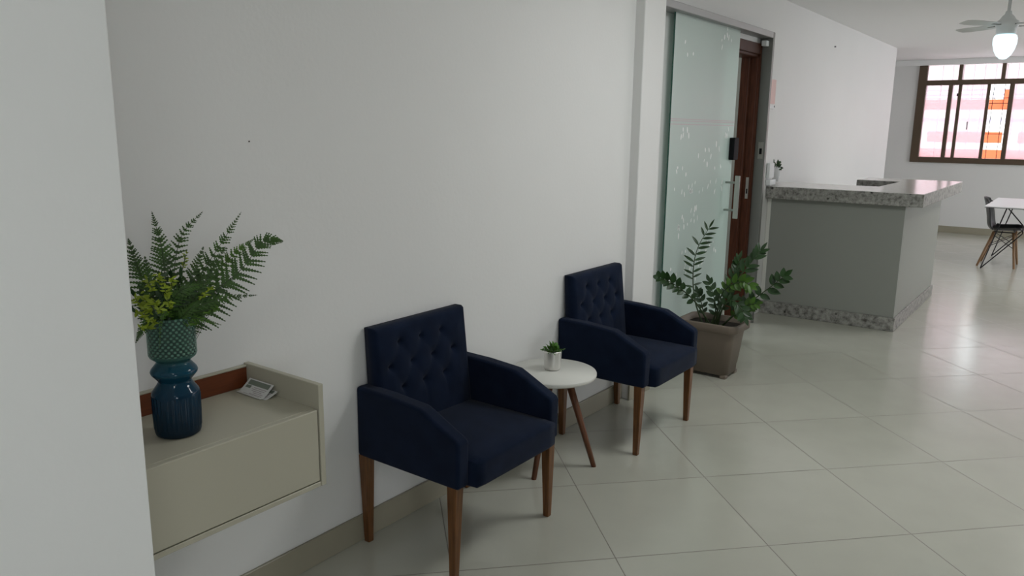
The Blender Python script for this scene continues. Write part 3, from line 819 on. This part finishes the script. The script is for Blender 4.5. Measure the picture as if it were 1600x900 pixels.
# ------------------------------------------------------------------ side table
TC = Vector((2.86, -.212, 0))
tb = empty('side_table', TC); tag(tb, 'small round white side table on three splayed wooden legs, between the armchairs', 'table')
bm = bmesh.new(); lathe(bm, [(0, .450), (.194, .450), (.1985, .453), (.200, .458), (.200, .466), (.198, .470), (0, .470)], 80)
obj('tabletop', bm, M['white'], tb, smooth=False)
for (fx, fy), (tx, ty) in (((2.99, -.368), (2.885, -.275)), ((2.705, -.225), (2.79, -.245)), ((2.93, -.055), (2.90, -.16))):
    bm = bmesh.new(); tube(bm, [(fx-TC.x, fy-TC.y, .0), (fx-TC.x, fy-TC.y, .002), (tx-TC.x, ty-TC.y, .45)], [.0115, .0118, .018], 18)
    obj('leg', bm, M['tablewood'], tb)
bm = bmesh.new(); lathe(bm, [(0, .435), (.10, .435), (.10, .4495), (0, .4495)], 30); obj('leg_mount', bm, M['tablewood'], tb)

sc = empty('succulent', (2.880, -.196, .470)); sc.scale = (1.27, 1.27, 1.27); tag(sc, 'tiny green succulent in a silver-white pot on the round table', 'plant')
bm = bmesh.new(); lathe(bm, [(0, .0005), (.026, .0005), (.0295, .004), (.031, .015), (.0325, .066), (.0320, .070), (.029, .070), (.0285, .060), (0, .060)], 40)
for v in bm.verts: v.co.x, v.co.y = v.co.x*1.0, v.co.y*1.0
obj('pot', bm, M['silver'], sc)
bm = bmesh.new(); lathe(bm, [(0, .063), (.0285, .0605)], 20); obj('soil', bm, M['soil'], sc)
bm = bmesh.new(); rnd = random.Random(2)
for k in range(75):
    a = rnd.uniform(0, 2*PI); e = rnd.uniform(.05, 1.25)
    dv = Vector((math.cos(a)*math.cos(e), math.sin(a)*math.cos(e), math.sin(e)))
    st = Vector((0, 0, .062))+dv*rnd.uniform(.006, .030)
    leaf(bm, st, dv+Vector((0, 0, .1)), Vector((rnd.uniform(-.5, .5), -.5, .8)), rnd.uniform(.012, .020), .012, droop=.25)
for a in (2.4, 3.6, .2, 5.4):
    dv = Vector((math.cos(a), math.sin(a), .25)); tube(bm, [(0, 0, .065), dv*.025+Vector((0, 0, .065)), dv*.040+Vector((0, 0, .062))], .0012, 5)
    for q in range(5): leaf(bm, dv*.038+Vector((0, 0, .063)), Vector((rnd.uniform(-1, 1), rnd.uniform(-1, 1), .3)), Vector((0, 0, 1)), .010, .008)
obj('foliage', bm, M['succ'], sc)

# ------------------------------------------------------------------ potted plant by the glass door
PO = Vector((4.735, -.225, 0))
pp = empty('potted_plant', PO); tag(pp, 'leafy green plant in a taupe square planter by the glass door', 'plant')
def rrect(hx, hy, rad, n=6):
    out = []
    for (sx, sy, a0) in ((1, 1, 0), (-1, 1, PI/2), (-1, -1, PI), (1, -1, 3*PI/2)):
        for k in range(n+1):
            a = a0+PI/2*k/n; out.append((sx*(hx-rad)+rad*math.cos(a), sy*(hy-rad)+rad*math.sin(a)))
    return out
def loft(bm, secs, cap0=True, cap1=True):
    R = [[bm.verts.new((x, y, z)) for x, y in rrect(hx, hy, rad)] for (hx, hy, rad, z) in secs]
    n = len(R[0])
    for a, b in zip(R[:-1], R[1:]):
        for k in range(n):
            fc = bm.faces.new((a[k], a[(k+1) % n], b[(k+1) % n], b[k])); fc.smooth = True
    if cap0: bm.faces.new(R[0][::-1])
    if cap1: bm.faces.new(R[-1])
bm = bmesh.new()
loft(bm, [(.105, .140, .045, .022), (.107, .142, .045, .075), (.110, .145, .045, .076), (.127, .172, .05, .300), (.1275, .1725, .05, .305), (.145, .195, .055, .307), (.149, .199, .055, .312), (.151, .202, .055, .352), (.149, .200, .055, .358), (.136, .187, .05, .358), (.132, .183, .05, .354), (.125, .172, .05, .315)], cap0=True, cap1=False)
po_ = obj('planter', bm, M['pot'], pp)
for sx in (-1, 1):
    for sy in (-1, 1):
        bm = bmesh.new(); prism(bm, [(sx*.102, sy*.137), (sx*.06, sy*.137), (sx*.05, sy*.125), (sx*.05, sy*.09), (sx*.09, sy*.09), (sx*.102, sy*.10)], 0, .024, 'z')
        obj('planter_foot', bm, M['pot'], po_, bevel=.004, seg=2)
bm = bmesh.new(); loft(bm, [(.128, .175, .05, .312), (.128, .175, .05, .322)]); obj('soil', bm, M['soil'], pp)
def atx(px, py, x):
    v = r*((px-800)/1218.684)+d*((py-450)/1218.684)+f
    t = (x-CAMP.x)/v.x
    return CAMP+v*t
def zz(pts, n, L, Wd, m, start=.3, nrm=Vector((-.85, -.35, .35)), ang=55, upb=.0, rs=.006, seed=1, one=False):
    rn = random.Random(seed)
    C = bez([atx(a, b, x)-PO for a, b, x in pts], 60); bm = bmesh.new()
    tube(bm, C[::3], [rs*(1-.75*i/20) for i in range(21)], 8, mi=1)
    for k in range(n):
        t = start+(1-start)*k/(n-.5); i = min(58, int(t*60)); p = C[i]; tg = (C[i+1]-C[i]).normalized(); side = tg.cross(nrm).normalized()
        for sg in ((-1, 1)):
            if rn.random() < .06: continue
            a = math.radians(ang*(1-.35*(k/n))+rn.uniform(-8, 8))
            dv = tg*math.cos(a)+side*sg*math.sin(a)+Vector((0, 0, upb))+nrm*rn.uniform(-.15, .25)
            s = 1-.25*abs(k/n-.5)*2
            pp_ = C[min(59, i+(1 if sg > 0 else 0))]
            leaf(bm, pp_, dv, nrm+Vector((rn.uniform(-.25, .25), rn.uniform(-.25, .25), 0)), L*s*rn.uniform(.9, 1.1), Wd*s, fold=.25, droop=.12, point=.75)
    leaf(bm, C[60], (C[60]-C[57]), nrm, L*.8, Wd*.7)
    return obj('frond', bm, [m, M['stem']], pp)
D = M['leaf']; L2 = M['leaf2']
zz([(1100, 512, 4.72), (1086, 470, 4.73), (1083, 425, 4.75), (1090, 388, 4.76), (1108, 356, 4.77)], 11, .082, .020, D, start=.38, ang=72, upb=.05, seed=1)
zz([(1112, 512, 4.70), (1088, 474, 4.60), (1066, 453, 4.50), (1046, 440, 4.38), (1028, 434, 4.28)], 8, .062, .042, D, start=.30, ang=75, upb=.25, seed=2)
zz([(1108, 512, 4.72), (1125, 478, 4.72), (1150, 440, 4.74), (1172, 412, 4.76), (1188, 392, 4.78)], 12, .085, .030, D, start=.2, ang=50, upb=.05, seed=3)
zz([(1130, 508, 4.72), (1152, 486, 4.70), (1180, 466, 4.69), (1207, 446, 4.68), (1226, 431, 4.67)], 8, .078, .042, D, start=.25, ang=68, seed=4)
zz([(1112, 512, 4.72), (1118, 485, 4.70), (1115, 462, 4.70), (1108, 440, 4.70)], 6, .065, .034, D, start=.25, ang=55, seed=5)
zz([(1118, 512, 4.72), (1124, 470, 4.68), (1138, 448, 4.65), (1160, 440, 4.63), (1172, 446, 4.62)], 8, .070, .036, L2, start=.35, ang=60, seed=6, upb=-.15)
zz([(1120, 512, 4.72), (1130, 480, 4.66), (1145, 470, 4.63), (1158, 482, 4.61), (1164, 496, 4.60)], 7, .070, .034, D, start=.3, ang=60, seed=7)
zz([(1116, 512, 4.72), (1126, 488, 4.68), (1135, 470, 4.66), (1145, 462, 4.65), (1150, 478, 4.64)], 6, .065, .036, D, start=.3, ang=60, seed=8)
zz([(1106, 512, 4.74), (1100, 490, 4.74), (1095, 470, 4.74), (1090, 455, 4.73)], 5, .055, .030, D, start=.35, ang=55, seed=9)
zz([(1114, 512, 4.72), (1130, 470, 4.76), (1140, 440, 4.80), (1150, 420, 4.83), (1155, 405, 4.84)], 9, .075, .028, D, start=.2, ang=50, seed=10)
zz([(1124, 512, 4.72), (1148, 492, 4.66), (1166, 478, 4.64), (1182, 474, 4.62)], 6, .060, .034, L2, start=.3, ang=60, seed=12, upb=-.1)

# ------------------------------------------------------------------ ceiling fan with lit globe
fn = empty('ceiling_fan', (6.5, -1.472, 2.30)); tag(fn, 'white four-blade ceiling fan with a lit glass globe on a thin rod', 'ceiling fan')
bm = bmesh.new(); tube(bm, [(0, 0, .07), (0, 0, ZC-2.30)], .0105, 16); obj('rod', bm, M['whiteplastic'], fn)
bm = bmesh.new(); lathe(bm, [(.0, ZC-2.301), (.05, ZC-2.301), (.045, ZC-2.33), (.02, ZC-2.36), (.0, ZC-2.36)], 30); obj('canopy', bm, M['whiteplastic'], fn)
bm = bmesh.new(); lathe(bm, [(0, .075), (.018, .075), (.022, .055), (.034, .045), (.050, .020), (.068, .008), (.072, -.012), (.066, -.032), (.062, -.036), (.062, -.060), (.058, -.075), (.056, -.08), (0, -.08)], 40); obj('motor_housing', bm, M['whiteplastic'], fn)
gb = bmesh.new(); lathe(gb, [(0, -.078), (.056, -.078), (.066, -.084), (.073, -.105), (.072, -.140), (.062, -.180), (.045, -.215), (.022, -.238), (0, -.243)], 40); obj('lamp_globe', gb, M['glow'], fn)
for k in range(4):
    a = math.radians(55+90*k)
    bm = bmesh.new()
    poly = [(.09, -.026), (.15, -.042), (.33, -.048), (.385, -.036), (.395, 0), (.385, .036), (.33, .048), (.15, .042), (.09, .026)]
    prism(bm, poly, -.002, .002, 'z')
    bmesh.ops.rotate(bm, verts=bm.verts[:], cent=(0, 0, 0), matrix=Matrix.Rotation(math.radians(10), 3, 'X'))
    bmesh.ops.rotate(bm, verts=bm.verts[:], cent=(0, 0, 0), matrix=Matrix.Rotation(a, 3, 'Z'))
    bl = obj('blade', bm, M['blade'], fn, loc=(0, 0, -.015))
    bm = bmesh.new(); box(bm, .05, .14, -.014, .014, -.003, .003)
    bmesh.ops.rotate(bm, verts=bm.verts[:], cent=(0, 0, 0), matrix=Matrix.Rotation(a, 3, 'Z'))
    obj('blade_bracket', bm, M['alu'], bl)

# ------------------------------------------------------------------ dining table and chair
dt = empty('dining_table', (11.15, -1.53, 0)); tag(dt, 'white-topped table on black wire legs by the far window', 'table')
bx('tabletop', -.77, .77, -.41, .41, .738, .750, M['whiteplastic'], dt, bevel=.003)
bx('top_edging', -.765, .765, -.405, .405, .733, .7385, M['blackmetal'], dt)
for X in (-.58, .62):
    lm = {}
    for s in (1, -1):
        bm = bmesh.new()
        F0 = Vector((X, s*.385, 0.006)); T = Vector((X+.03, s*.20, .733)); J1 = Vector((X+.03, s*.02, .53)); J2 = Vector((X+.03, s*.02, .44))
        for a, b in ((F0, T), (T, J1), (J1, J2), (J2, F0)): tube(bm, [a, b], .0065, 8)
        obj('wire_leg', bm, M['blackmetal'], dt)

dc = empty('shell_chair', (11.0, -1.29, 0), rz=math.radians(0)); tag(dc, 'black shell chair with wooden dowel legs tucked under the white table', 'chair')
# profile from seat front (-Y) to back top (+Y)
prof = bez([(0, -.21, .435), (0, -.18, .448), (0, -.05, .438), (0, .09, .435), (0, .155, .480), (0, .18, .60), (0, .205, .72), (0, .235, .82)], 36)
bm = bmesh.new(); rows = []
for i, p in enumerate(prof):
    t = i/36
    hw = .225*(min(1, .80+.8*t) if t < .25 else (1 if t < .62 else 1-.25*((t-.62)/.38)))
    if t > .9: hw *= math.sqrt(max(0, 1-((t-.9)/.1)**2*.55))
    row = []
    for k in range(17):
        u = -1+2*k/16
        lift = .045*abs(u)**3 if t < .5 else 0
        fwd = -.055*abs(u)**2.5*min(1, max(0, (t-.35)/.2))
        zt = -.03*abs(u)**3 if t > .93 else 0
        row.append(bm.verts.new((u*hw, p.y+fwd, p.z+lift*min(1, t*5)+zt)))
    rows.append(row)
for a, b in zip(rows[:-1], rows[1:]):
    for k in range(16): bm.faces.new((a[k], a[k+1], b[k+1], b[k]))
sh = obj('shell', bm, M['shell'], dc, smooth=True)
so = sh.modifiers.new('solid', 'SOLIDIFY'); so.thickness = .008
L_ = {}
for sx in (-1, 1):
    for sy in (-1, 1):
        top = Vector((sx*.13, sy*.10-.02, .415)); bot = Vector((sx*.215, (.205 if sy > 0 else -.175), .0))
        L_[(sx, sy)] = (top, bot)
        bm = bmesh.new(); tube(bm, [bot, bot+(top-bot)*.01, top], [.011, .0125, .017], 12); obj('leg', bm, M['chairwood'], dc)
bm = bmesh.new()
def lerp(k, t): a, b = L_[k]; return a+(b-a)*t
for a, b in (((-1, -1), (-1, 1)), ((1, -1), (1, 1)), ((-1, -1), (1, -1)), ((-1, 1), (1, 1))):
    tube(bm, [lerp(a, .08), lerp(b, .45)], .004, 6); tube(bm, [lerp(b, .08), lerp(a, .45)], .004, 6)
for sx in (-1, 1): tube(bm, [L_[(sx, -1)][0], L_[(sx, 1)][0]], .008, 6)
for sy in (-1, 1): tube(bm, [L_[(-1, sy)][0], L_[(1, sy)][0]], .008, 6)
obj('wire_brace', bm, M['blackmetal'], dc)
